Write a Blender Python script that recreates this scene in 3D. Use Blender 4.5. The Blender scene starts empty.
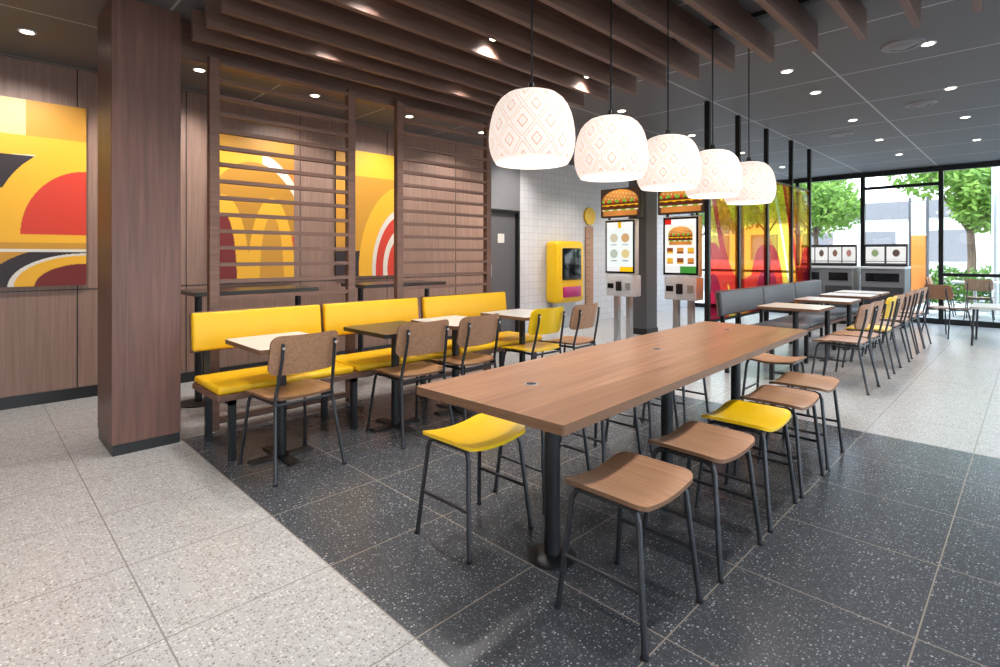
import bpy, bmesh, math, random
from mathutils import Vector, Matrix
random.seed(7)
scene = bpy.context.scene
col = scene.collection

def lin(h):
    h=h.lstrip('#'); v=[int(h[i:i+2],16)/255 for i in (0,2,4)]
    return tuple((c/12.92 if c<=0.04045 else ((c+0.055)/1.055)**2.4) for c in v)

# ---------------------------------------------------------------- materials
def newmat(name):
    m=bpy.data.materials.new(name); m.use_nodes=True
    nt=m.node_tree; nt.nodes.clear()
    out=nt.nodes.new('ShaderNodeOutputMaterial')
    return m,nt,out
def principled(nt,out,rough=.5,metal=0,spec=.5):
    b=nt.nodes.new('ShaderNodeBsdfPrincipled')
    b.inputs['Roughness'].default_value=rough
    b.inputs['Metallic'].default_value=metal
    b.inputs['Specular IOR Level'].default_value=spec
    nt.links.new(b.outputs[0],out.inputs[0]); return b
def mapping(nt,scale=(1,1,1),coord='Object',rot=(0,0,0),loc=(0,0,0)):
    tc=nt.nodes.new('ShaderNodeTexCoord'); mp=nt.nodes.new('ShaderNodeMapping')
    mp.inputs['Scale'].default_value=scale; mp.inputs['Rotation'].default_value=rot
    mp.inputs['Location'].default_value=loc
    nt.links.new(tc.outputs[coord],mp.inputs[0]); return mp
def ramp(nt,stops,interp='LINEAR'):
    r=nt.nodes.new('ShaderNodeValToRGB'); r.color_ramp.interpolation=interp
    e=r.color_ramp.elements
    while len(e)<len(stops): e.new(.5)
    for i,(p,c) in enumerate(stops):
        e[i].position=p; e[i].color=(c[0],c[1],c[2],1)
    return r
def math_n(nt,op,a,b=None,c=None):
    n=nt.nodes.new('ShaderNodeMath'); n.operation=op
    for i,v in enumerate((a,b,c)):
        if v is None: continue
        if isinstance(v,(int,float)): n.inputs[i].default_value=v
        else: nt.links.new(v,n.inputs[i])
    return n.outputs[0]
def mixcol(nt,f,a,b):
    n=nt.nodes.new('ShaderNodeMix'); n.data_type='RGBA'
    for idx,v in ((0,f),(6,a),(7,b)):
        if isinstance(v,(int,float)): n.inputs[idx].default_value=v
        elif isinstance(v,tuple): n.inputs[idx].default_value=(v[0],v[1],v[2],1)
        else: nt.links.new(v,n.inputs[idx])
    return n.outputs[2]
def simple(name,hexc,rough=.5,metal=0,spec=.5,var=.08,nscale=6):
    m,nt,out=newmat(name); b=principled(nt,out,rough,metal,spec); c=lin(hexc)
    mp=mapping(nt); n=nt.nodes.new('ShaderNodeTexNoise'); n.inputs['Scale'].default_value=nscale
    nt.links.new(mp.outputs[0],n.inputs[0])
    r=ramp(nt,[(.3,tuple(x*(1-var) for x in c)),(.7,tuple(min(1,x*(1+var)) for x in c))])
    nt.links.new(n.outputs[0],r.inputs[0]); nt.links.new(r.outputs[0],b.inputs['Base Color'])
    return m
def wood(name,c1,c2,axis='Y',scale=1.0,rough=.4,plank=0,plank_axis='X'):
    m,nt,out=newmat(name); b=principled(nt,out,rough)
    lo,hi=1.2*scale,28*scale
    s={'X':(lo,hi,hi),'Y':(hi,lo,hi),'Z':(hi,hi,lo)}[axis]
    mp=mapping(nt,s)
    n=nt.nodes.new('ShaderNodeTexNoise'); n.inputs['Scale'].default_value=1.6
    n.inputs['Detail'].default_value=6; n.inputs['Roughness'].default_value=.62; n.inputs['Distortion'].default_value=.5
    nt.links.new(mp.outputs[0],n.inputs[0])
    r=ramp(nt,[(.25,lin(c1)),(.75,lin(c2))]); nt.links.new(n.outputs[0],r.inputs[0])
    colr=r.outputs[0]
    if plank:
        tc=nt.nodes.new('ShaderNodeTexCoord'); sp=nt.nodes.new('ShaderNodeSeparateXYZ')
        nt.links.new(tc.outputs['Object'],sp.inputs[0])
        fl=math_n(nt,'FLOOR',math_n(nt,'DIVIDE',sp.outputs[plank_axis],plank))
        wn=nt.nodes.new('ShaderNodeTexWhiteNoise'); wn.noise_dimensions='1D'; nt.links.new(fl,wn.inputs['W'])
        f=math_n(nt,'MULTIPLY',wn.outputs['Value'],.35)
        dk=tuple(x*.5 for x in lin(c1))
        colr=mixcol(nt,f,colr,dk)
    nt.links.new(colr,b.inputs['Base Color'])
    return m
def emis(name,hexc,st):
    m,nt,out=newmat(name); e=nt.nodes.new('ShaderNodeEmission')
    e.inputs[0].default_value=(*lin(hexc),1); e.inputs[1].default_value=st
    nt.links.new(e.outputs[0],out.inputs[0]); return m
def attr_mat(name,rough=.5,emit=0.0,base=1.0):
    m,nt,out=newmat(name); b=principled(nt,out,rough)
    a=nt.nodes.new('ShaderNodeAttribute'); a.attribute_name='Col'
    if base==1: nt.links.new(a.outputs['Color'],b.inputs['Base Color'])
    else:
        nt.links.new(mixcol(nt,1-base,a.outputs['Color'],(0,0,0)),b.inputs['Base Color'])
    if emit>0:
        nt.links.new(a.outputs['Color'],b.inputs['Emission Color']); b.inputs['Emission Strength'].default_value=emit
    return m

M={}
M['walnut_pillar']=wood('walnut_pillar','#583d35','#7a554a','Z',.9,.42)
M['walnut_wall']=wood('walnut_wall','#7f6356','#9e7e6f','Z',.9,.5)
M['walnut_beam']=wood('walnut_beam','#543d33','#785a4d','Y',.8,.5)
M['walnut_slat']=wood('walnut_slat','#5a4036','#7e5b4c','Y',1,.45)
M['table_oak']=wood('table_oak','#896049','#b88d6f','Y',.8,.28,plank=.095,plank_axis='X')
M['ply']=wood('ply','#976d51','#bd9070','Y',1.5,.38)
M['ply_edge']=wood('ply_edge','#654632','#856045','X',3,.5)
M['yellow']=simple('yellow_upholstery','#ecb710',.42,var=.03)
M['yellow_lac']=simple('yellow_lacquer','#f2c212',.3,var=.02)
M['grey_uph']=simple('grey_upholstery','#55565a',.5,var=.05)
M['black']=simple('black_metal','#26272a',.38,metal=.3,var=.05)
M['tube']=simple('grey_steel_tube','#3e3f43',.35,metal=.6,var=.05)
M['white_lam']=simple('white_laminate','#cfcac4',.3,var=.02)
M['dark_lam']=simple('dark_laminate','#3a3431',.3,var=.05)
M['baseb']=simple('black_skirting','#17171a',.35)
M['steel']=simple('brushed_steel','#b9bbbd',.3,metal=.6,var=.04)
M['kiosk']=simple('kiosk_white','#dcdee0',.3,var=.02)
M['cab_grey']=simple('cabinet_grey','#77787b',.4,var=.02)
M['grey_wall']=simple('grey_paint','#77767a',.6,var=.03)
M['grey_dark']=simple('dark_grey_paint','#58585c',.6,var=.03)
M['cab_dark']=simple('cabinet_dark','#3c3d40',.4,var=.03)
M['white_wall']=simple('white_paint','#d8d6d2',.6,var=.02)
M['black_frame']=simple('black_window_frame','#1d1e20',.35,metal=.2)
M['screen_glass']=simple('black_screen','#101318',.1)
M['magenta']=simple('magenta_plastic','#b3246c',.35,var=.02)
M['orange']=simple('orange_panel','#d8893e',.4,var=.03)
M['trim_white']=simple('fixture_white','#e6e6e6',.4,var=.01)
M['lamp_on']=emis('lamp_on','#fff3e0',12)
M['shade_in']=emis('shade_diffuser','#fff0e4',4)
M['fill_panel']=emis('fill_panel_glow','#fff6ea',6)  # emitter of the fill panels added outside the view
M['canvas_edge']=simple('canvas_edge','#3b2b22',.6)
M['art']=attr_mat('printed_canvas',.5)
M['screen_img']=attr_mat('lit_screen',.25,emit=1.0,base=.2)
M['burger_img']=attr_mat('lit_poster',.35,emit=.95,base=.4)
M['poster']=attr_mat('printed_poster_glow',.4,emit=.35)  # unlit print; brightness put in as weak emission of its own colours

def shade_mat():
    m,nt,out=newmat('woven_shade'); b=principled(nt,out,.7)
    a=nt.nodes.new('ShaderNodeAttribute'); a.attribute_name='Col'
    nt.links.new(mixcol(nt,.5,a.outputs['Color'],(0,0,0)),b.inputs['Base Color'])
    nt.links.new(a.outputs['Color'],b.inputs['Emission Color']); b.inputs['Emission Strength'].default_value=.82
    return m
M['shade']=shade_mat()
def film_mat():
    m,nt,out=newmat('coloured_film_glass')
    a=nt.nodes.new('ShaderNodeAttribute'); a.attribute_name='Col'
    t=nt.nodes.new('ShaderNodeBsdfTransparent'); nt.links.new(a.outputs['Color'],t.inputs[0])
    d=nt.nodes.new('ShaderNodeBsdfTranslucent'); nt.links.new(a.outputs['Color'],d.inputs[0])
    d2=nt.nodes.new('ShaderNodeBsdfDiffuse'); nt.links.new(a.outputs['Color'],d2.inputs[0])
    g=nt.nodes.new('ShaderNodeBsdfGlossy'); g.inputs['Roughness'].default_value=.05
    def mx(f,x,y):
        s=nt.nodes.new('ShaderNodeMixShader'); s.inputs[0].default_value=f
        nt.links.new(x.outputs[0],s.inputs[1]); nt.links.new(y.outputs[0],s.inputs[2]); return s
    s=mx(.07,mx(.25,t,mx(.5,d,d2)),g); nt.links.new(s.outputs[0],out.inputs[0]); return m
M['film']=film_mat()
def glass_mat():
    m,nt,out=newmat('window_glass')
    t=nt.nodes.new('ShaderNodeBsdfTransparent'); t.inputs[0].default_value=(.95,.97,.97,1)
    g=nt.nodes.new('ShaderNodeBsdfGlossy'); g.inputs['Roughness'].default_value=.02
    s=nt.nodes.new('ShaderNodeMixShader'); s.inputs[0].default_value=.06
    nt.links.new(t.outputs[0],s.inputs[1]); nt.links.new(g.outputs[0],s.inputs[2]); nt.links.new(s.outputs[0],out.inputs[0]); return m
M['glass']=glass_mat()

def floor_mat():
    m,nt,out=newmat('terrazzo_tiles'); b=principled(nt,out,.28)
    tc=nt.nodes.new('ShaderNodeTexCoord'); sp=nt.nodes.new('ShaderNodeSeparateXYZ')
    nt.links.new(tc.outputs['Object'],sp.inputs[0]); X,Y=sp.outputs[0],sp.outputs[1]
    def speck(scale,th,off):
        mp=nt.nodes.new('ShaderNodeMapping'); mp.inputs['Location'].default_value=(off,off*.7,0)
        nt.links.new(tc.outputs['Object'],mp.inputs[0])
        v=nt.nodes.new('ShaderNodeTexVoronoi'); v.inputs['Scale'].default_value=scale; v.voronoi_dimensions='2D'
        nt.links.new(mp.outputs[0],v.inputs[0])
        s=nt.nodes.new('ShaderNodeSeparateColor'); nt.links.new(v.outputs['Color'],s.inputs[0])
        lim=math_n(nt,'MULTIPLY',math_n(nt,'POWER',s.outputs[0],2.0),th)
        f=math_n(nt,'LESS_THAN',v.outputs['Distance'],lim)
        return f,s.outputs[1]
    base=lin('#adabaa')
    f1,r1=speck(110,.62,20); c1=ramp(nt,[(0,lin('#93908d')),(.5,lin('#a09d9a')),(.72,lin('#c6c4c2'))],'CONSTANT'); nt.links.new(r1,c1.inputs[0])
    light=mixcol(nt,f1,base,c1.outputs[0])
    f2,r2=speck(66,.36,33); c2=ramp(nt,[(0,lin('#85817d')),(.6,lin('#cbc9c6'))],'CONSTANT'); nt.links.new(r2,c2.inputs[0])
    light=mixcol(nt,f2,light,c2.outputs[0])
    base2=lin('#44474c')
    f3,r3=speck(120,.50,41); c3=ramp(nt,[(0,lin('#595b60')),(.5,lin('#383b40')),(.8,lin('#828489'))],'CONSTANT'); nt.links.new(r3,c3.inputs[0])
    dark=mixcol(nt,f3,base2,c3.outputs[0])
    f4,r4=speck(72,.32,57); c4=ramp(nt,[(0,lin('#a0a1a4')),(.35,lin('#66686c'))],'CONSTANT'); nt.links.new(r4,c4.inputs[0])
    dark=mixcol(nt,f4,dark,c4.outputs[0])
    isd=math_n(nt,'MULTIPLY',math_n(nt,'MULTIPLY',math_n(nt,'GREATER_THAN',Y,1.08),math_n(nt,'LESS_THAN',Y,4.67)),math_n(nt,'GREATER_THAN',X,-4.25))
    c=mixcol(nt,isd,light,dark)
    def line(v,off):
        t=math_n(nt,'DIVIDE',math_n(nt,'ADD',v,off+60),.6)
        fr=math_n(nt,'FRACT',t)
        d=math_n(nt,'MINIMUM',fr,math_n(nt,'SUBTRACT',1,fr))
        return math_n(nt,'LESS_THAN',d,.0045)
    g=math_n(nt,'MAXIMUM',line(X,.285),line(Y,-1.08))
    gc=mixcol(nt,isd,lin('#83807c'),lin('#8d8379'))
    c=mixcol(nt,g,c,gc)
    nt.links.new(c,b.inputs['Base Color'])
    b.inputs['Roughness'].default_value=.27
    return m
M['floor']=floor_mat()
def ceil_mat():
    m,nt,out=newmat('ceiling_tiles'); b=principled(nt,out,.6)
    tc=nt.nodes.new('ShaderNodeTexCoord'); sp=nt.nodes.new('ShaderNodeSeparateXYZ')
    nt.links.new(tc.outputs['Object'],sp.inputs[0])
    def line(v,off,w):
        fr=math_n(nt,'FRACT',math_n(nt,'DIVIDE',math_n(nt,'ADD',v,off+60),w))
        d=math_n(nt,'MINIMUM',fr,math_n(nt,'SUBTRACT',1,fr)); return math_n(nt,'LESS_THAN',d,.009/w)
    g=math_n(nt,'MAXIMUM',line(sp.outputs[0],.1,1.2),line(sp.outputs[1],.2,1.2))
    n=nt.nodes.new('ShaderNodeTexNoise'); n.inputs['Scale'].default_value=150; nt.links.new(tc.outputs['Object'],n.inputs[0])
    r=ramp(nt,[(.3,lin('#545458')),(.7,lin('#5d5d61'))]); nt.links.new(n.outputs[0],r.inputs[0])
    nt.links.new(mixcol(nt,g,r.outputs[0],lin('#a2a2a4')),b.inputs['Base Color']); return m
M['ceiling']=ceil_mat()
def tile_wall():
    m,nt,out=newmat('white_wall_tile'); b=principled(nt,out,.35)
    tc=nt.nodes.new('ShaderNodeTexCoord'); sp=nt.nodes.new('ShaderNodeSeparateXYZ'); cb=nt.nodes.new('ShaderNodeCombineXYZ')
    nt.links.new(tc.outputs['Object'],sp.inputs[0]); nt.links.new(sp.outputs[1],cb.inputs[0]); nt.links.new(sp.outputs[2],cb.inputs[1])
    k=nt.nodes.new('ShaderNodeTexBrick'); nt.links.new(cb.outputs[0],k.inputs[0]); k.offset=0
    k.inputs['Color1'].default_value=(*lin('#cfced2'),1); k.inputs['Color2'].default_value=(*lin('#c9c8cc'),1); k.inputs['Mortar'].default_value=(*lin('#b3b2b6'),1)
    k.inputs['Scale'].default_value=1; k.inputs['Brick Width'].default_value=.12; k.inputs['Row Height'].default_value=.12; k.inputs['Mortar Size'].default_value=.004
    nt.links.new(k.outputs[0],b.inputs['Base Color']); return m
M['tilewall']=tile_wall()
M['paving']=simple('concrete_paving','#b3afa8',.8,var=.12)
M['road']=simple('asphalt','#85868a',.9,var=.1)
M['bark']=wood('bark','#4a3c30','#6e5a48','Z',1,.9)
def leaf_mat(n,a,b_):
    m,nt,out=newmat(n); b=principled(nt,out,.6)
    mp=mapping(nt); no=nt.nodes.new('ShaderNodeTexNoise'); no.inputs['Scale'].default_value=3; nt.links.new(mp.outputs[0],no.inputs[0])
    r=ramp(nt,[(.3,lin(a)),(.7,lin(b_))]); nt.links.new(no.outputs[0],r.inputs[0]); nt.links.new(r.outputs[0],b.inputs['Base Color'])
    t=nt.nodes.new('ShaderNodeBsdfTranslucent'); nt.links.new(r.outputs[0],t.inputs[0])
    s=nt.nodes.new('ShaderNodeMixShader'); s.inputs[0].default_value=.45
    nt.links.new(b.outputs[0],s.inputs[1]); nt.links.new(t.outputs[0],s.inputs[2]); nt.links.new(s.outputs[0],out.inputs[0]); return m
M['leaf']=leaf_mat('leaves','#5f8630','#94b455')
M['hedge']=leaf_mat('hedge_leaves','#446c2c','#6f9a42')

# ---------------------------------------------------------------- builder
class B:
    def __init__(s): s.bm=bmesh.new(); s.mats=[]; s.smooth=[]
    def mi(s,k):
        if k not in s.mats: s.mats.append(k)
        return s.mats.index(k)
    def box(s,x0,x1,y0,y1,z0,z1,mat,bev=0,seg=2,M4=None):
        vs=[s.bm.verts.new((x,y,z)) for z in (z0,z1) for y in (y0,y1) for x in (x0,x1)]
        idx=[(0,2,3,1),(4,5,7,6),(0,1,5,4),(2,6,7,3),(0,4,6,2),(1,3,7,5)]
        fs=[s.bm.faces.new([vs[i] for i in f]) for f in idx]
        m=s.mi(mat)
        for f in fs: f.material_index=m
        if M4 is not None: bmesh.ops.transform(s.bm,matrix=M4,verts=vs)
        if bev>0:
            es=list({e for f in fs for e in f.edges})
            r=bmesh.ops.bevel(s.bm,geom=es,offset=bev,segments=seg,profile=.5,affect='EDGES')
            for f in r['faces']: f.material_index=m
    def tube(s,pts,r,mat,seg=10,cap=True,radii=None):
        pts=[Vector(p) for p in pts]; n=len(pts); m=s.mi(mat)
        rings=[]; prev=None
        for i,p in enumerate(pts):
            if i==0: t=(pts[1]-p)
            elif i==n-1: t=(p-pts[i-1])
            else: t=((pts[i+1]-p).normalized()+(p-pts[i-1]).normalized())
            t.normalize()
            if prev is None:
                a=Vector((0,0,1)) if abs(t.z)<.9 else Vector((1,0,0))
                u=t.cross(a).normalized()
            else:
                u=(prev-t*prev.dot(t)).normalized()
            prev=u; v=t.cross(u)
            rr=radii[i] if radii else r
            rings.append([s.bm.verts.new(p+(u*math.cos(2*math.pi*k/seg)+v*math.sin(2*math.pi*k/seg))*rr) for k in range(seg)])
        for i in range(n-1):
            for k in range(seg):
                f=s.bm.faces.new((rings[i][k],rings[i][(k+1)%seg],rings[i+1][(k+1)%seg],rings[i+1][k])); f.material_index=m; f.smooth=True
        if cap:
            for rg in (rings[0],rings[-1]):
                f=s.bm.faces.new(rg); f.material_index=m
    def lathe(s,prof,mat,seg=32,cx=0,cy=0,close=True):
        m=s.mi(mat); rings=[]
        for r,z in prof:
            rings.append([s.bm.verts.new((cx+r*math.cos(2*math.pi*k/seg),cy+r*math.sin(2*math.pi*k/seg),z)) for k in range(seg)])
        for i in range(len(prof)-1):
            for k in range(seg):
                f=s.bm.faces.new((rings[i][k],rings[i][(k+1)%seg],rings[i+1][(k+1)%seg],rings[i+1][k])); f.material_index=m; f.smooth=True
        if close:
            for rg in (rings[0],rings[-1]): f=s.bm.faces.new(rg); f.material_index=m
    def plate(s,w,d,t,r,fn,mat,edge=None,nu=14,nv=10):
        ys=[]
        for i in range(7):
            a=math.pi/2*i/6; ys.append(-d/2+r*(1-math.cos(a)))
        mid=[-d/2+r+(d-2*r)*j/nv for j in range(1,nv)]
        ys=ys+mid+[-y for y in reversed(ys)]
        def xl(y):
            e=d/2-abs(y)
            if e>=r: return w/2
            return w/2-r+math.sqrt(max(0,r*r-(r-e)**2))
        top=[];bot=[]
        for y in ys:
            L=xl(y)
            top.append([s.bm.verts.new(fn(L*(2*i/nu-1),y,t)) for i in range(nu+1)])
            bot.append([s.bm.verts.new(fn(L*(2*i/nu-1),y,0)) for i in range(nu+1)])
        m=s.mi(mat); me=s.mi(edge or mat); n=len(ys)
        def F(v,mm):
            f=s.bm.faces.new(v); f.material_index=mm; f.smooth=True
        for j in range(n-1):
            for i in range(nu):
                F((top[j][i],top[j][i+1],top[j+1][i+1],top[j+1][i]),m)
                F((bot[j][i],bot[j+1][i],bot[j+1][i+1],bot[j][i+1]),m)
            F((top[j][0],top[j+1][0],bot[j+1][0],bot[j][0]),me)
            F((top[j][nu],bot[j][nu],bot[j+1][nu],top[j+1][nu]),me)
        for i in range(nu):
            F((top[0][i],bot[0][i],bot[0][i+1],top[0][i+1]),me)
            F((top[-1][i],top[-1][i+1],bot[-1][i+1],bot[-1][i]),me)
    def mesh(s,name,recalc=True):
        if recalc: bmesh.ops.recalc_face_normals(s.bm,faces=s.bm.faces[:])
        me=bpy.data.meshes.new(name); s.bm.to_mesh(me); s.bm.free()
        for k in s.mats: me.materials.append(M[k])
        for p in me.polygons: p.use_smooth=True
        me.set_sharp_from_angle(angle=math.radians(35))
        return me
    def obj(s,name,loc=(0,0,0),rz=0,parent=None):
        return place(s.mesh(name),name,loc,rz,parent)
def place(me,name,loc=(0,0,0),rz=0,parent=None):
    o=bpy.data.objects.new(name,me); o.location=loc; o.rotation_euler=(0,0,rz); col.objects.link(o)
    if parent: o.parent=parent
    return o
def painted(name,origin,u,v,w,h,nx,ny,fn,mat,parent=None):
    """flat printed panel; colours held per vertex"""
    origin=Vector(origin);u=Vector(u);v=Vector(v)
    verts=[origin+u*(w*i/nx)+v*(h*j/ny) for j in range(ny+1) for i in range(nx+1)]
    faces=[(j*(nx+1)+i,j*(nx+1)+i+1,(j+1)*(nx+1)+i+1,(j+1)*(nx+1)+i) for j in range(ny) for i in range(nx)]
    me=bpy.data.meshes.new(name); me.from_pydata([tuple(p) for p in verts],[],faces)
    a=me.color_attributes.new('Col','FLOAT_COLOR','POINT')
    buf=[]
    for j in range(ny+1):
        for i in range(nx+1):
            c=fn(i/nx,j/ny); buf+= [c[0],c[1],c[2],1]
    a.data.foreach_set('color',buf); me.materials.append(M[mat])
    return place(me,name,parent=parent)
def empty(name,loc=(0,0,0)):
    e=bpy.data.objects.new(name,None); e.location=loc; col.objects.link(e); return e

H=2.98; XL=-6.14; XR=4.0; YB=-3.0; YF=13.0
# ---------------------------------------------------------------- room shell
b=B(); b.box(XL-.2,XR+.2,YB-.2,YF+.2,-.12,0,'floor'); b.obj('floor')
b=B(); b.box(XL-.2,XR+.2,YB-.2,YF+.2,H,H+.15,'ceiling'); b.obj('ceiling')
b=B()
b.box(XL-.15,XL,YB,5.85,0,H,'walnut_wall')
for y in (-1.2,-.0,.72,1.6,2.8,4.0,5.2): b.box(XL,XL+.003,y-.004,y+.004,.09,H,'baseb')
b.box(XL,XL+.003,YB,5.85,.985,.993,'baseb')
b.obj('wall_left')
b=B(); b.box(XL-.15,XL,5.85,6.62,2.045,H,'grey_wall'); b.obj('trim_2')
b=B(); b.box(XL-.15,XL,6.62,YF,0,H,'tilewall'); b.obj('wall_left_tiled')
b=B(); b.box(XL-.12,XL-.07,5.90,6.57,0,2.0,'grey_dark'); b.box(XL-.12,XL,5.855,5.90,0,2.04,'black_frame'); b.box(XL-.12,XL,6.57,6.615,0,2.04,'black_frame'); b.box(XL-.12,XL,5.90,6.57,2.0,2.04,'black_frame')
b.box(XL-.07,XL-.06,6.15,6.3,1.5,1.65,'white_lam'); b.box(XL-.07,XL-.03,5.95,5.98,.95,1.15,'steel'); b.obj('door_1')
b=B(); b.box(XL,XL+.02,YB,5.83,0,.1,'baseb'); b.obj('baseboard_left')
b=B(); b.box(XL,XR,YB-.15,YB,0,H,'white_wall'); b.obj('wall_back')

b=B()
b.box(XL,XR,YF-.03,YF+.05,H-.1,H,'black_frame'); b.box(XL,XR,YF-.03,YF+.05,0,.1,'black_frame')
xs=[-6.12,-4.9,-3.7,-2.49,-1.25,-.03,1.2,2.5,3.96]
for x in xs: b.box(x-.035,x+.035,YF-.05,YF+.05,.1,H-.1,'black_frame')
for i,x in enumerate(xs[:-1]):
    if i==3:
        b.box(x+.035,xs[i+1]-.035,YF-.03,YF+.03,2.62,2.68,'black_frame')
        b.tube([(x+.12,YF-.06,.9),(x+.12,YF-.06,1.4)],.012,'steel')
    else: b.box(x+.035,xs[i+1]-.035,YF-.03,YF+.03,.9,.96,'black_frame')
b.box(XL,XR,YF,YF+.006,.1,H-.1,'glass')
b.obj('window_1')
b=B()
b.box(XR-.03,XR+.05,YB,YF,H-.1,H,'black_frame'); b.box(XR-.03,XR+.05,YB,YF,0,.1,'black_frame')
for i in range(12): 
    y=YB+ i*(YF-YB)/11; b.box(XR-.04,XR+.04,y-.035,y+.035,.1,H-.1,'black_frame')
b.box(XR,XR+.006,YB,YF,.1,H-.1,'glass')
b.obj('window_2')

# pillar
b=B(); b.box(-4.70,-4.2,.67,1.055,.0,.07,'baseb'); b.box(-4.705,-4.195,.665,1.06,.07,H,'walnut_pillar',.003,1)
b.obj('wood_clad_pillar')
b=B(); b.box(-4.78,-4.45,7.8,8.15,0,H,'grey_dark',.005,1); b.box(-4.79,-4.44,7.79,8.16,0,.1,'baseb'); b.obj('grey_pillar')

# ceiling beams
root=empty('ceiling_beams')
xx=-.24
lst=[]
while xx>-4.3: lst.append(xx); xx-=.29
lst+= [.05,.34,.63,.92]
b=B()
for x in lst:
    b.box(x-.022,x+.022,1.08,4.28,2.75,2.95,'walnut_beam',.002,1)
for y in (1.5,2.7,3.9): b.box(min(lst)-.03,.95,y-.03,y+.03,2.95,H,'black')
b.obj('beams',parent=root)
b=B(); b.box(-4.45,-4.34,1.08,5.2,2.72,H,'walnut_beam',.002,1); b.obj('trim_1')

def screen(y0,y1):
    b=B(); X=-4.3
    for y in (y0,y1): b.box(X-.03,X+.03,y-.035,y+.035,0,2.76,'walnut_slat',.003,1)
    z=.98
    while z<2.76:
        b.box(X-.025,X+.025,y0+.035,y1-.035,z-.014,z+.014,'walnut_slat'); z+=.1245
    b.box(X-.03,X+.03,y0+.035,y1-.035,.05,.09,'walnut_slat')
    b.obj('slatted_room_divider')
screen(1.30,2.42); screen(2.93,4.1)

# ---------------------------------------------------------------- art
Yw,Gd,Rd,Bk,Wh,Or,Mr,Bg=[lin(c) for c in ('#eeb02a','#c98f2c','#cf3a26','#2c2226','#ddd5c8','#dc8426','#74201f','#dcbe84')]
def art1(u,v):
    s=(u-.37)/.63
    if v>.81: return Bg if s<.28 else Gd
    if v>.28:
        e=((s-1.02)/.80)**2+((v-.28)/.36)**2
        if e<1: return Rd
        if e<2.0: return Yw
        if e<3.2 and s<.4 and .52<v<.70: return Bk
        if .675+.05*s<v<.70+.02*s: return Wh
        return Yw if v>.5 or e<2.6 else Gd
    if v>.2: return Gd if v<.235 else Yw
    if v>.185: return Wh
    e=((s-1.0)/.62)**2+((v)/.12)**2
    if e<1: return Mr
    if e<1.9: return Yw
    if e<2.2: return Wh
    if e<3.6: return Bk
    return Gd
def art2(u,v):
    if v>.86: return Gd
    for cx in (.16,.72):
        e=((u-cx)/.30)**2+((v+.05)/.62)**2
        ei=((u-cx)/.15)**2+((v+.05)/.50)**2
        if ei<1: return Mr if cx<.5 else Gd
        if e<1: return Yw
    if v<.30 and u>.86: return Rd
    if v<.1: return Wh
    e=((u-.5)/.75)**2+((v+.05)/.86)**2
    if e<1: return lin('#b98222')
    if e<1.18: return Wh if u>.6 else Yw
    return Or if u>.5 else Yw
def art3(u,v):
    if v>.8: return Yw if u>.2 else Gd
    e=((u-1.15)/.75)**2+((v-.05)/.66)**2
    if e<.2: return Rd
    if e<.3: return Wh
    if e<.5: return Rd
    if e<.62: return Wh
    if e<1.15: return Yw
    if v<.2 and u<.6: return Bk
    return Gd
for y0,y1,fn in ((-.13,.78,art1),(1.80,2.71,art2),(3.24,4.15,art3)):
    e=empty('abstract_wall_art')
    b=B(); b.box(XL+.004,XL+.034,y0,y1,1.03,2.63,'canvas_edge'); b.obj('frame',parent=e)
    painted('print',(XL+.036,y0,1.03),(0,1,0),(0,0,1),y1-y0,1.6,180,316,fn,'art',e)

# ---------------------------------------------------------------- furniture
def chair_mesh(seatmat,backmat,name):
    b=B()
    def seat(x,y,s):
        z=.445+ .35*x*x*(1 if y<.05 else .6) - (max(0,y-.1)**2)*1.4 + s
        return (x,y+.01,z)
    b.plate(.43,.41,.014,.07,seat,seatmat,'ply_edge' if seatmat=='ply' else seatmat)
    def back(x,y,s):
        z=.715+y; yy=-.225 - (y)*.22 + 1.1*x*x - s
        return (x,yy,z)
    b.plate(.43,.235,.014,.05,back,backmat,'ply_edge' if backmat=='ply' else backmat)
    for sx in (-1,1):
        b.tube([(sx*.22,-.27,.0),(sx*.185,-.195,.38),(sx*.18,-.185,.46),(sx*.17,-.222,.62),(sx*.165,-.238,.70),(sx*.165,-.25,.79)],.0105,'tube')
        b.tube([(sx*.215,.22,.0),(sx*.185,.165,.39),(sx*.18,.15,.425),(sx*.18,.12,.435),(sx*.18,-.19,.435)],.0105,'tube')
        b.tube([(sx*.22,-.27,0),(sx*.22,-.27,.012)],.014,'black')
        b.tube([(sx*.215,.22,0),(sx*.215,.22,.012)],.014,'black')
        b.tube([(sx*.165,-.262,.765),(sx*.165,-.255,.765)],.008,'steel')
    b.tube([(-.18,-.19,.425),(.18,-.19,.425)],.009,'tube')
    b.tube([(-.18,.12,.425),(.18,.12,.425)],.009,'tube')
    return b.mesh(name)
def stool_mesh(seatmat,name):
    b=B()
    def seat(x,y,s):
        z=.446+.62*x*x - 1.2*max(0,abs(y)-.10)**2 + s
        return (x,y,z)
    b.plate(.40,.335,.016,.045,seat,seatmat,'ply_edge' if seatmat=='ply' else seatmat)
    for sx in (-1,1):
        b.tube([(sx*.20,-.178,.0),(sx*.168,-.138,.41),(sx*.162,-.125,.437),(sx*.16,-.10,.446),(sx*.16,.10,.446),(sx*.162,.125,.437),(sx*.168,.138,.41),(sx*.20,.178,.0)],.0105,'tube')
        b.tube([(sx*.186,-.158,.2),(sx*.186,.158,.2)],.008,'tube')
        for sy in (-1,1): b.tube([(sx*.2,sy*.178,0),(sx*.2,sy*.178,.012)],.0135,'black')
    b.tube([(-.165,.0,.44),(.165,.0,.44)],.008,'tube')
    return b.mesh(name)
CH=chair_mesh('ply','ply','dining_chair'); CHY=chair_mesh('yellow_lac','yellow_lac','yellow_dining_chair')
ST=stool_mesh('ply','stool'); STY=stool_mesh('yellow_lac','yellow_stool')
r90=math.pi/2
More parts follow.
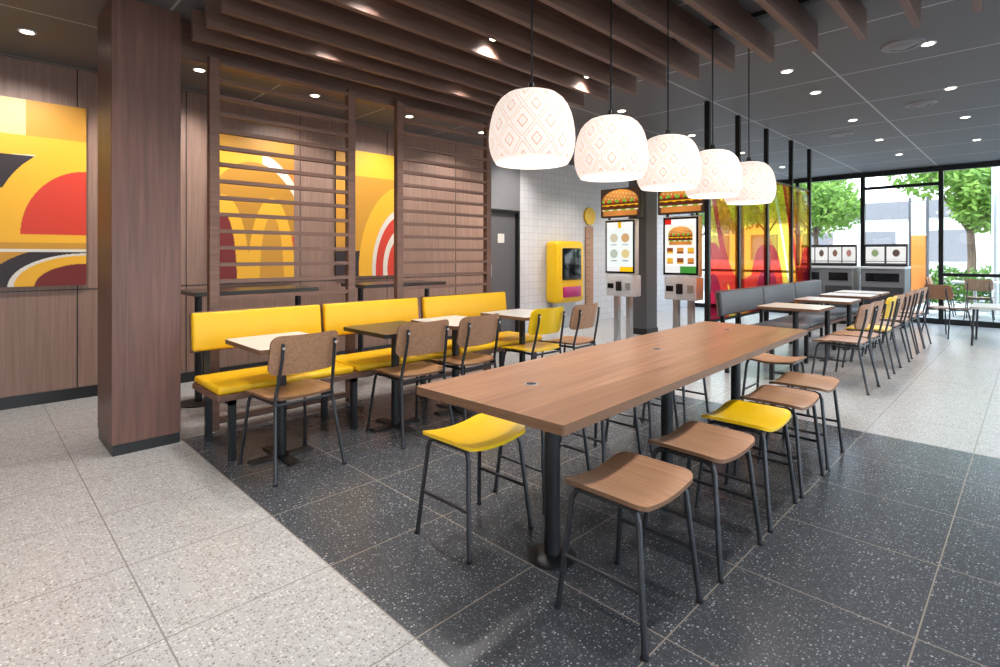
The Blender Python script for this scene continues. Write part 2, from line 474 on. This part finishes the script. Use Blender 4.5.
for (x,y,me,n,dr) in ((-3.30,1.44,CH,'dining_chair',.05),(-3.26,2.31,CH,'dining_chair',-.04),(-3.27,2.84,CH,'dining_chair',.05),(-3.27,3.68,CHY,'yellow_dining_chair',-.03),(-3.25,4.20,CH,'dining_chair',.06)):
    place(me,n,(x,y,0),r90+dr)
for (x,y,me,n,dr) in ((-1.065,1.745,ST,'stool',.0),(-1.055,2.33,ST,'stool',-.03),(-1.06,2.87,STY,'yellow_stool',.02),(-1.06,3.37,ST,'stool',0),(-1.07,3.89,ST,'stool',.03),
        (-1.87,1.70,STY,'yellow_stool',.02),(-1.92,2.26,ST,'stool',0),(-1.95,2.84,ST,'stool',-.02),(-1.97,3.4,ST,'stool',.02),(-1.99,3.94,ST,'stool',0),(-1.50,4.66,ST,'stool',r90)):
    place(me,n,(x,y,0),r90+dr)

# long communal table
b=B()
b.plate(.765,3.02,.035,.012,lambda x,y,s:(x,y,.715+s),'table_oak','ply_edge',nu=4,nv=6)
b.box(-.3,.3,-1.3,1.3,.69,.715,'black')
for y in (-1.07,.02,1.13):
    b.tube([(0,y,.0),(0,y,.70)],.034,'black',20)
    b.lathe([(.105,.0),(.105,.008),(.095,.014),(.034,.018)],'black',32,0,y)
    b.box(-.25,.25,y-.03,y+.03,.675,.70,'black')
for y in (-1.15,.0,1.1):
    b.lathe([(.03,.7502),(.03,.7515),(.024,.752)],'steel',24,-.05,y)
    b.lathe([(.022,.752),(.022,.7525),(.01,.7527)],'black',20,-.05,y)
b.obj('communal_dining_table',(-1.51,2.86,0),math.radians(2))

def small_table(name,topmat,x,y,w=.6,d=.5):
    b=B()
    b.plate(w,d,.028,.02,lambda px,py,s:(px,py,.722+s),topmat,'ply_edge' if topmat!='dark_lam' else 'black',nu=4,nv=4)
    b.tube([(0,0,0),(0,0,.7)],.03,'black',18)
    b.box(-.2,.2,-.025,.025,.70,.722,'black')
    b.box(-.21,.21,-.04,.04,0,.012,'black',.003,1)
    b.box(-.04,.04,-.2,.2,0,.012,'black',.003,1)
    b.obj(name,(x,y,0))
small_table('cafe_table','white_lam',-3.45,1.45); small_table('cafe_table','dark_lam',-3.45,2.32,.6,.55)
small_table('cafe_table','white_lam',-3.45,2.92); small_table('cafe_table','white_lam',-3.45,3.75,.6,.55)

def banquette(name,uph,segs,ss):
    b=B()
    y0=segs[0][0]; y1=segs[-1][1]
    for (a,c) in segs:
        MT=Matrix.Translation((0,0,.63))@Matrix.Rotation(-.10,4,'Y')
        b.box(0,.055,a+.006,c-.006,0,.265,uph,.018,3,MT)
        b.box(-.018,.0,a+.003,c-.003,-.01,.272,'walnut_slat',.004,1,MT)
        b.box(.06,.56,a+.006,c-.006,.425,.475,uph,.018,3)
    b.box(.05,.565,y0,y1,.385,.425,'walnut_slat',.004,1)
    for y in ss:
        b.box(.035,.075,y-.02,y+.02,0,.4,'black'); b.box(.50,.54,y-.02,y+.02,0,.39,'black')
        b.box(-.01,.025,y-.02,y+.02,.36,.66,'black',M4=None)
        b.box(.0,.54,y-.02,y+.02,.35,.385,'black')
    return b
bb=banquette('b','yellow',((1.10,2.05),(2.07,3.02),(3.08,4.2)),(1.2,2.06,3.05,4.1)); bb.obj('yellow_banquette',(-4.13,0,0))
bb=banquette('b','grey_uph',((5.85,7.13),(7.15,8.4),(8.42,9.75)),(5.95,7.14,8.41,9.65)); bb.obj('grey_banquette',(-2.46,0,0))
for y in (6.35,7.6,8.7,9.45): small_table('cafe_table','white_lam',-1.83,y,.6,.62)
for i,(y,me,n) in enumerate(((6.15,CH,'dining_chair'),(6.65,CH,'dining_chair'),(7.4,CHY,'yellow_dining_chair'),(7.9,CH,'dining_chair'),(8.6,CH,'dining_chair'),(9.2,CH,'dining_chair'),(9.8,CH,'dining_chair'))):
    place(me,n,(-1.36,y,0),r90+random.uniform(-.06,.06))

for y in (1.9,3.5):
    b=B(); b.box(-.25,.25,-.55,.55,.95,.985,'dark_lam',.004,1)
    for yy in (-.45,.45): b.tube([(0,yy,0),(0,yy,.95)],.03,'black'); b.lathe([(.16,0),(.16,.01),(.03,.018)],'black',24,0,yy)
    b.obj('high_counter_table',(-5.2,y,0))

# pendants
def pendant_mesh():
    prof=[(.05,.300),(.08,.297),(.108,.287),(.132,.268),(.151,.242),(.165,.21),(.174,.175),(.180,.135),(.182,.10),(.180,.07),(.174,.042),(.164,.018),(.152,.0)]
    P=[]
    for i in range(len(prof)-1):
        for k in range(8):
            t=k/8; P.append((prof[i][0]*(1-t)+prof[i+1][0]*t,prof[i][1]*(1-t)+prof[i+1][1]*t))
    P.append(prof[-1])
    seg=640; verts=[];faces=[];cols=[]
    base=lin('#fff2e8'); ln=lin('#dcb8a6'); md=lin('#edd5c8')
    for r,z in P:
        for k in range(seg):
            a=2*math.pi*k/seg; verts.append((r*math.cos(a),r*math.sin(a),z))
            p=10*k/seg; q=z/.14
            f1=(p+q)%1; f2=(p-q)%1
            d1=min(f1,1-f1); d2=min(f2,1-f2)
            c=base; mn=min(d1,d2)
            if .04<mn<.085: c=ln
            elif mn<=.04: c=base
            elif .17<mn<.20: c=md
            elif mn>.2:
                if .29<mn<.36: c=ln
                elif mn>.44: c=md
            if z>.282 or z<.012: c=base
            cols+= [c[0],c[1],c[2],1]
    for i in range(len(P)-1):
        for k in range(seg): faces.append((i*seg+k,i*seg+(k+1)%seg,(i+1)*seg+(k+1)%seg,(i+1)*seg+k))
    me=bpy.data.meshes.new('shade'); me.from_pydata(verts,[],faces)
    a=me.color_attributes.new('Col','FLOAT_COLOR','POINT'); a.data.foreach_set('color',cols)
    me.materials.append(M['shade'])
    for p in me.polygons: p.use_smooth=True
    return me
SH=pendant_mesh()
for y in (1.69,2.285,2.875,3.48,4.11):
    e=empty('pendant_lamp',(-1.5,y,1.685))
    place(SH,'shade',parent=e,rz=y*7)
    b=B(); b.lathe([(.150,.015),(.150,.018)],'shade_in',40); b.obj('diffuser',parent=e)
    b=B(); b.lathe([(.051,.297),(.051,.308),(.02,.312),(.012,.34),(.004,.345)],'black',20); b.tube([(0,0,.34),(0,0,H-1.685-.02)],.0045,'black',8)
    b.lathe([(.05,H-1.685-.03),(.05,H-1.685)],'black',24); b.obj('cord',parent=e)

# glass film screen with posts
ys=[5.75,6.6,7.56,8.58,9.48]
e=empty('coloured_glass_partition')
b=B()
for y in ys: b.box(-2.56,-2.51,y-.025,y+.025,0,H,'black_frame')
for a,c in zip(ys[:-1],ys[1:]):
    b.box(-2.55,-2.52,a,c,.55,.58,'black_frame'); b.box(-2.55,-2.52,a,c,2.3,2.32,'black_frame')
b.obj('frame',parent=e)
F_Y,F_O,F_R,F_M,F_C=[lin(c) for c in ('#ffd84a','#ff9f30','#e23a2c','#a51f3c','#fff6e0')]
def film(k):
    def fn(u,v):
        t=u+k
        e_=((u-(.9 if k%2 else .15))/.55)**2+((v-.0)/.5)**2
        if e_<.35: return F_M
        if e_<1: return F_R
        d=(v*.8+.45*t+.25*math.sin(2.2*t))%1.15
        if d<.34: return F_Y
        if d<.42: return F_C
        if d<.72: return F_O if k%2 else F_Y
        if d<.86: return F_R
        return F_O
    return fn
for i,(a,c) in enumerate(zip(ys[:-1],ys[1:])):
    painted('film_glass',(-2.535,a+.026,.58),(0,1,0),(0,0,1),c-a-.052,1.72,90,160,film(i),'film',e)

# kiosks
def burger(u,v,bg):
    x=(u-.5)/.46
    if abs(x)<1:
        w=math.sqrt(max(0,1-x*x))
        if .60<v<.58+.38*w:
            if abs(math.sin(u*38+v*9))>.93 and math.sin(v*47+u*11)>.5: return lin('#f7e2b0')
            k=1-.35*abs(x); return tuple(c*k*(.8+.5*(v-.6)/.36) for c in lin('#ea9a45'))
        if v>.52+.02*math.sin(u*55) and v<=.60: return lin('#79b03a') if math.sin(u*33)>-.4 else lin('#d8402a')
        if .44<v<=.54: return lin('#62301b')
        if .38+.03*abs(math.sin(u*17))<v<=.44: return lin('#f8b81e')
        if .27<v<=.42: return lin('#552716')
        if .23<v<=.27: return lin('#e9e2c0') if math.sin(u*29)>0 else lin('#7db03c')
        if .05<v<=.23 and abs(x)<.94: k=1-.3*abs(x); return tuple(c*k for c in lin('#d98a42'))
    return bg
def scr(u,v):
    if v>.9: return lin('#f7f7f5') if u>.2 else lin('#d8201c')
    if .5<v<.88 and .08<u<.92: return burger((u-.08)/.84,(v-.5)/.38,lin('#f6ecd8'))
    if v<.12: return lin('#e9e9e9') if u<.5 else lin('#3c8f3a')
    if v<.48:
        cu=(u*3)%1; cv=((v-.12)*5.2)%1
        if .2<cu<.8 and .25<cv<.8: return [lin('#d08a3c'),lin('#e2b23a'),lin('#8a4a22')][(int(u*3)+int(v*5))%3]
        return lin('#f4f6f4')
    return lin('#f4f6f4')
def scr2(u,v):
    if v<.10: return lin('#f2c21a') if u>.5 else lin('#e8e8e8')
    if v>.88: return lin('#f4f4f2') if abs(u-.5)>.06 else lin('#e8b418')
    for (cx,cy,c) in ((.28,.68,'#c9c0a8'),(.72,.68,'#c9a070'),(.28,.36,'#b0bcae'),(.72,.36,'#d8c48a')):
        if ((u-cx)/.15)**2+((v-cy)/.09)**2<1: return lin(c)
        if abs(u-cx)<.12 and abs(v-(cy-.14))<.012: return lin('#9aa4a4')
    return lin('#e9f1f0')
def kiosk(x,y,fn):
    e=empty('self_order_kiosk',(x,y,0))
    b=B()
    b.box(-.25,.25,-.0,.09,1.03,1.80,'kiosk',.015,3)
    b.box(-.235,.235,-.006,.0,1.045,1.785,'screen_glass')
    b.box(-.22,.22,-.02,.2,.72,1.02,'kiosk',.02,3)
    b.box(-.04,.04,-.05,-.02,.80,.93,'black',.006,2)
    b.box(-.19,-.09,-.024,-.02,.83,.90,'screen_glass')
    b.box(.1,.18,-.03,-.02,.82,.92,'steel',.003,1)
    for sx in (-.1,.1): b.box(sx-.035,sx+.035,.05,.13,.02,.72,'steel',.006,2)
    b.box(-.24,.24,-.12,.26,0,.02,'steel',.004,1)
    for sx in (-.2,.2): b.box(sx-.012,sx+.012,.03,.055,1.78,1.88,'black')
    b.box(-.32,.32,.0,.09,1.83,2.24,'black_frame',.006,1)
    b.obj('body',parent=e)
    painted('screen',(-.21,-.009,1.07),(1,0,0),(0,0,1),.42,.69,70,110,fn,'screen_img',e)
    painted('menu_sign',(-.315,-.004,1.835),(1,0,0),(0,0,1),.63,.40,110,72,lambda u,v:burger(u,v,lin('#3a2a22')),'burger_img',e)
kiosk(-4.12,6.5,scr2); kiosk(-3.22,6.5,scr)

b=B()
b.box(XL+.001,XL+.30,7.25,8.05,.45,1.55,'yellow_lac',.08,4)
b.box(XL+.29,XL+.315,7.38,7.92,.86,1.42,'screen_glass',.02,2)
b.box(XL+.29,XL+.33,7.40,7.90,.55,.74,'magenta',.02,2)
b.box(XL+.05,XL+.2,7.4,7.9,0,.46,'steel',.01,1)
b.obj('kids_game_terminal')
b=B(); b.box(XL+.001,XL+.03,8.45,8.7,.3,1.85,'ply',.008,1); b.tube([(XL+.001,8.58,2.05),(XL+.04,8.58,2.05)],.17,'yellow_lac',28)
for i in range(9): b.box(XL+.03,XL+.034,8.47,8.53 if i%2 else 8.58,.5+i*.14,.508+i*.14,'baseb')
b.obj('height_chart')

# waste stations at window
def poster(n):
    cs=[lin(c) for c in ('#7a5a44','#8a9a70','#a8746a','#5a4a42','#c0a070')]
    def fn(u,v):
        k=int(u*n*.999); cu=(u*n)%1
        if cu<.05 or cu>.95 or v<.08 or v>.92: return lin('#3a3a3c')
        d=((cu-.5)/.22)**2+((v-.6)/.24)**2
        if d<1: return cs[(k*2+1)%5] if d<.55 else lin('#d8d8d6')
        if .14<v<.2 or .25<v<.28: return lin('#9a9a9a')
        return lin('#f2f2f0')
    return fn
def station(x0,x1,n):
    e=empty('waste_station')
    b=B(); y0,y1=11.7,12.3
    b.box(x0,x1,y0,y1,.06,1.05,'cab_grey',.006,1); b.box(x0-.01,x1+.01,y0-.02,y1,1.05,1.09,'kiosk',.004,1); b.box(x0,x1,y0+.03,y1,0,.06,'baseb')
    w=(x1-x0)/n
    for i in range(n):
        b.box(x0+w*i+.02,x0+w*(i+1)-.02,y0-.006,y0,.1,.72,'cab_dark'); b.box(x0+w*i+.08,x0+w*(i+1)-.08,y0-.01,y0-.002,.82,.97,'screen_glass')
    b.box(x0,x1,y0+.30,y0+.34,1.09,1.50,'black_frame')
    b.obj('cabinet',parent=e)
    painted('sign',(x0+.01,y0+.297,1.12),(1,0,0),(0,0,1),x1-x0-.02,.36,140,56,poster(n*2),'poster',e)
station(-3.35,-2.4,2); station(-2.28,-1.62,1)

def low_table(x,y,z0=0,name='low_cafe_table'):
    b=B(); b.plate(.5,.9,.03,.04,lambda x,y,s:(x,y,.53+s),'white_lam',nu=4,nv=4)
    for sx in (-.2,.2):
        for sy in (-.38,.38): b.tube([(sx*1.1,sy*1.05,0),(sx,sy,.53)],.014,'black')
    b.obj(name,(x,y,z0),.0)
low_table(-.42,10.6)
place(CH,'dining_chair',(-.98,11.1,0),-.6)
# terrace furniture outside the window
for (x,y) in ((-.9,15.2),(.6,15.0)):
    b=B(); b.plate(.75,.75,.03,.05,lambda x,y,s:(x,y,.72+s),'white_lam',nu=4,nv=4); b.tube([(0,0,0),(0,0,.72)],.03,'steel'); b.lathe([(.24,0),(.24,.015),(.03,.03)],'steel',28); b.obj('terrace_table',(x,y,-.02))
    place(CH,'terrace_chair',(x-.55,y-.05,-.02),-r90); place(CH,'terrace_chair',(x+.1,y-.62,-.02),0)

# ---------------------------------------------------------------- ceiling fixtures and lights
def spot(e,size=1.9,blend=.8):
    L=bpy.data.lights.new('downlight_bulb','SPOT'); L.energy=e; L.spot_size=size; L.spot_blend=blend; L.shadow_soft_size=.05; L.color=(1,.955,.905)
    return bpy.data.objects.new('bulb',L)
G=1.9
def downlight(x,y,e=45,tilt=None):
    root=empty('recessed_downlight',(x,y,H))
    b=B(); b.lathe([(.055,-.008),(.055,0)],'trim_white',24); b.lathe([(.04,-.0095),(.04,-.008)],'lamp_on',20); b.obj('trim',parent=root)
    o=spot(e*G); o.location=(0,0,-.03); col.objects.link(o); o.parent=root
    if tilt is not None:
        o.rotation_euler=Vector(tilt).to_track_quat('-Z','Y').to_euler()
for y in (.33,1.5,2.6,3.8,5.0,6.3): downlight(-5.35,y,54,(-.5,0,-1))
for y in (5.3,6.2,7.8,9.4,11.0): downlight(-1.6,y,45)
for y in (5.4,7.0,8.6,10.4): downlight(-.6,y,35); downlight(1.2,y,35)
for y in (5.4,7.2,9.0,11): downlight(-3.4,y,50); downlight(-5.0,y+.6,66,(-.2,0,-1))
for x in (-3.6,-2.2,-.5,1.2): downlight(x,.3,36)
for x in (-3.6,-2.2,-.7,1.4): downlight(x,-1.6,38)
for (x,y,z,k) in ((-3.57,1.9,2.90,1),(-3.57,3.2,2.90,1),(-2.70,1.7,2.9,1),(-2.77,2.70,2.9,.8),(-2.77,3.85,2.9,.8),(-.68,2.0,2.9,1),(-.68,3.3,2.9,1)):
    root=empty('track_spotlight',(x,y,z))
    b=B(); b.lathe([(.028,-.04),(.033,.05),(.02,.07)],'trim_white',20); b.lathe([(.024,-.043),(.024,-.041)],'lamp_on',20); b.tube([(0,0,.06),(0,0,.08)],.008,'black'); b.obj('head',parent=root)
    o=spot(50*G*k,2.15,.8); o.location=(0,0,-.055); col.objects.link(o); o.parent=root
for (x,y) in ((-2.6,-.9),(0.6,-.9),(2.4,1.5),(2.4,4.5)):  # unseen glowing panels, added as fill to brighten the room
    b=B(); b.box(x-.3,x+.3,y-.6,y+.6,H-.02,H,'trim_white'); b.box(x-.27,x+.27,y-.57,y+.57,H-.024,H-.02,'fill_panel'); b.obj('added_fill_panel')
for (x,y) in ((-.75,5.3),(-.9,7.5),(-1.9,8.6)):
    b=B(); b.lathe([(.15,-.0),(.14,-.012),(.1,-.015),(.095,-.005),(.06,-.02),(.02,-.022)],'grey_wall',28); b.obj('ceiling_air_diffuser',(x,y,H))

# ---------------------------------------------------------------- outside
b=B(); b.box(-30,40,YF+.2,19,-.1,-.02,'paving'); b.box(-30,40,19,60,-.12,-.04,'road'); b.box(XR+.2,40,-20,YF+.2,-.1,-.02,'paving'); b.obj('outdoor_ground')
def leaves(name,blobs,n,mat,size,trunk=None):
    b=B(); bm=b.bm; m=b.mi(mat)
    for (c,r) in blobs:
        for i in range(n):
            d=Vector((random.gauss(0,1),random.gauss(0,1),random.gauss(0,1))).normalized()*(random.random()**.4)
            p=Vector((c[0]+d.x*r[0],c[1]+d.y*r[1],c[2]+d.z*r[2]))
            u=Vector((random.gauss(0,1),random.gauss(0,1),random.gauss(0,1))).normalized(); w=u.orthogonal().normalized()
            s=size*random.uniform(.6,1.3)
            f=bm.faces.new([bm.verts.new(p+u*s),bm.verts.new(p+w*s*.5),bm.verts.new(p-u*s),bm.verts.new(p-w*s*.5)]); f.material_index=m
    if trunk:
        for pts,r in trunk: b.tube(pts,r,'bark',8,radii=[r*(1-.5*i/(len(pts)-1)) for i in range(len(pts))])
    me=b.mesh(name,False); place(me,name)
def tree(x,y,h,sp=1.0):
    bl=[((x+random.uniform(-1.1,1.1)*sp,y+random.uniform(-1,1),h+random.uniform(-.9,1.2)),(1.0*sp,1.0,.85)) for _ in range(8)]
    tr=[([(x,y,-.05),(x+.05,y,1.2),(x-.05,y,h)],.13)]+[([(x,y,h*.55),(c[0],c[1],c[2])],.05) for c,_ in bl[:5]]
    leaves('tree',bl,520,'leaf',.12,tr)
tree(-6.2,24,3.6); tree(-1.3,20,3.5,.9); tree(-11,24,3.8); tree(2.5,21,3.6); tree(-9,27,4.2)
leaves('hedge',[((x,17.0,.55),(.55,.4,.5)) for x in [ -2.2+.7*i for i in range(9)]],500,'hedge',.07)
b=B(); b.box(-30,20,36,42,-.04,4.6,'white_wall'); b.box(-30,20,35.9,36,3.3,4.2,'grey_wall')
for i in range(14): b.box(-28+i*3,-26.4+i*3,35.92,36,1,2.6,'grey_wall')
b.obj('neighbouring_building')
b=B(); b.box(-2.0,-1.72,15.2,15.35,.3,1.75,'orange',.03,2); b.box(-2.0,-1.72,15.2,15.35,1.8,2.5,'kiosk',.02,2); b.box(-2.04,-2.0,15.2,15.3,-.02,2.6,'grey_dark'); b.box(-1.72,-1.68,15.2,15.3,-.02,2.6,'grey_dark')
b.obj('menu_totem_sign')
b=B(); b.tube([(0,0,0),(0,0,5.5)],.07,'steel',16); b.lathe([(.14,0),(.14,.02),(.075,.03)],'steel',20); b.box(-.6,.05,-.08,.08,5.45,5.55,'steel',.02,2); b.obj('street_lamp',(-.62,16.2,-.02))

# ---------------------------------------------------------------- world, sun, camera
w=bpy.data.worlds.new('sky'); scene.world=w; w.use_nodes=True; nt=w.node_tree
bg=nt.nodes['Background']; tc=nt.nodes.new('ShaderNodeTexCoord'); sp=nt.nodes.new('ShaderNodeSeparateXYZ')
nt.links.new(tc.outputs['Generated'],sp.inputs[0])
r=ramp(nt,[(.0,(.55,.55,.55)),(.02,(.95,.97,1)),(.4,(.6,.78,1))]); nt.links.new(sp.outputs[2],r.inputs[0])
nt.links.new(r.outputs[0],bg.inputs[0]); bg.inputs[1].default_value=5.8
S=bpy.data.lights.new('sun','SUN'); S.energy=6; S.angle=.03; S.color=(1,.95,.86)
so=bpy.data.objects.new('sun',S); so.rotation_euler=Vector((.35,.55,-.75)).to_track_quat('-Z','Y').to_euler(); so.location=(0,0,20); col.objects.link(so)

cam=bpy.data.cameras.new('camera'); co=bpy.data.objects.new('camera',cam); col.objects.link(co)
co.location=(0,0,1.3); co.rotation_euler=(math.pi/2,0,math.pi/4)
cam.sensor_width=36; cam.lens=535*36/1000; cam.shift_y=-.0785; cam.clip_start=.05; cam.clip_end=200
scene.camera=co
scene.view_settings.view_transform='Standard'
scene.view_settings.look='None'
scene.view_settings.exposure=0
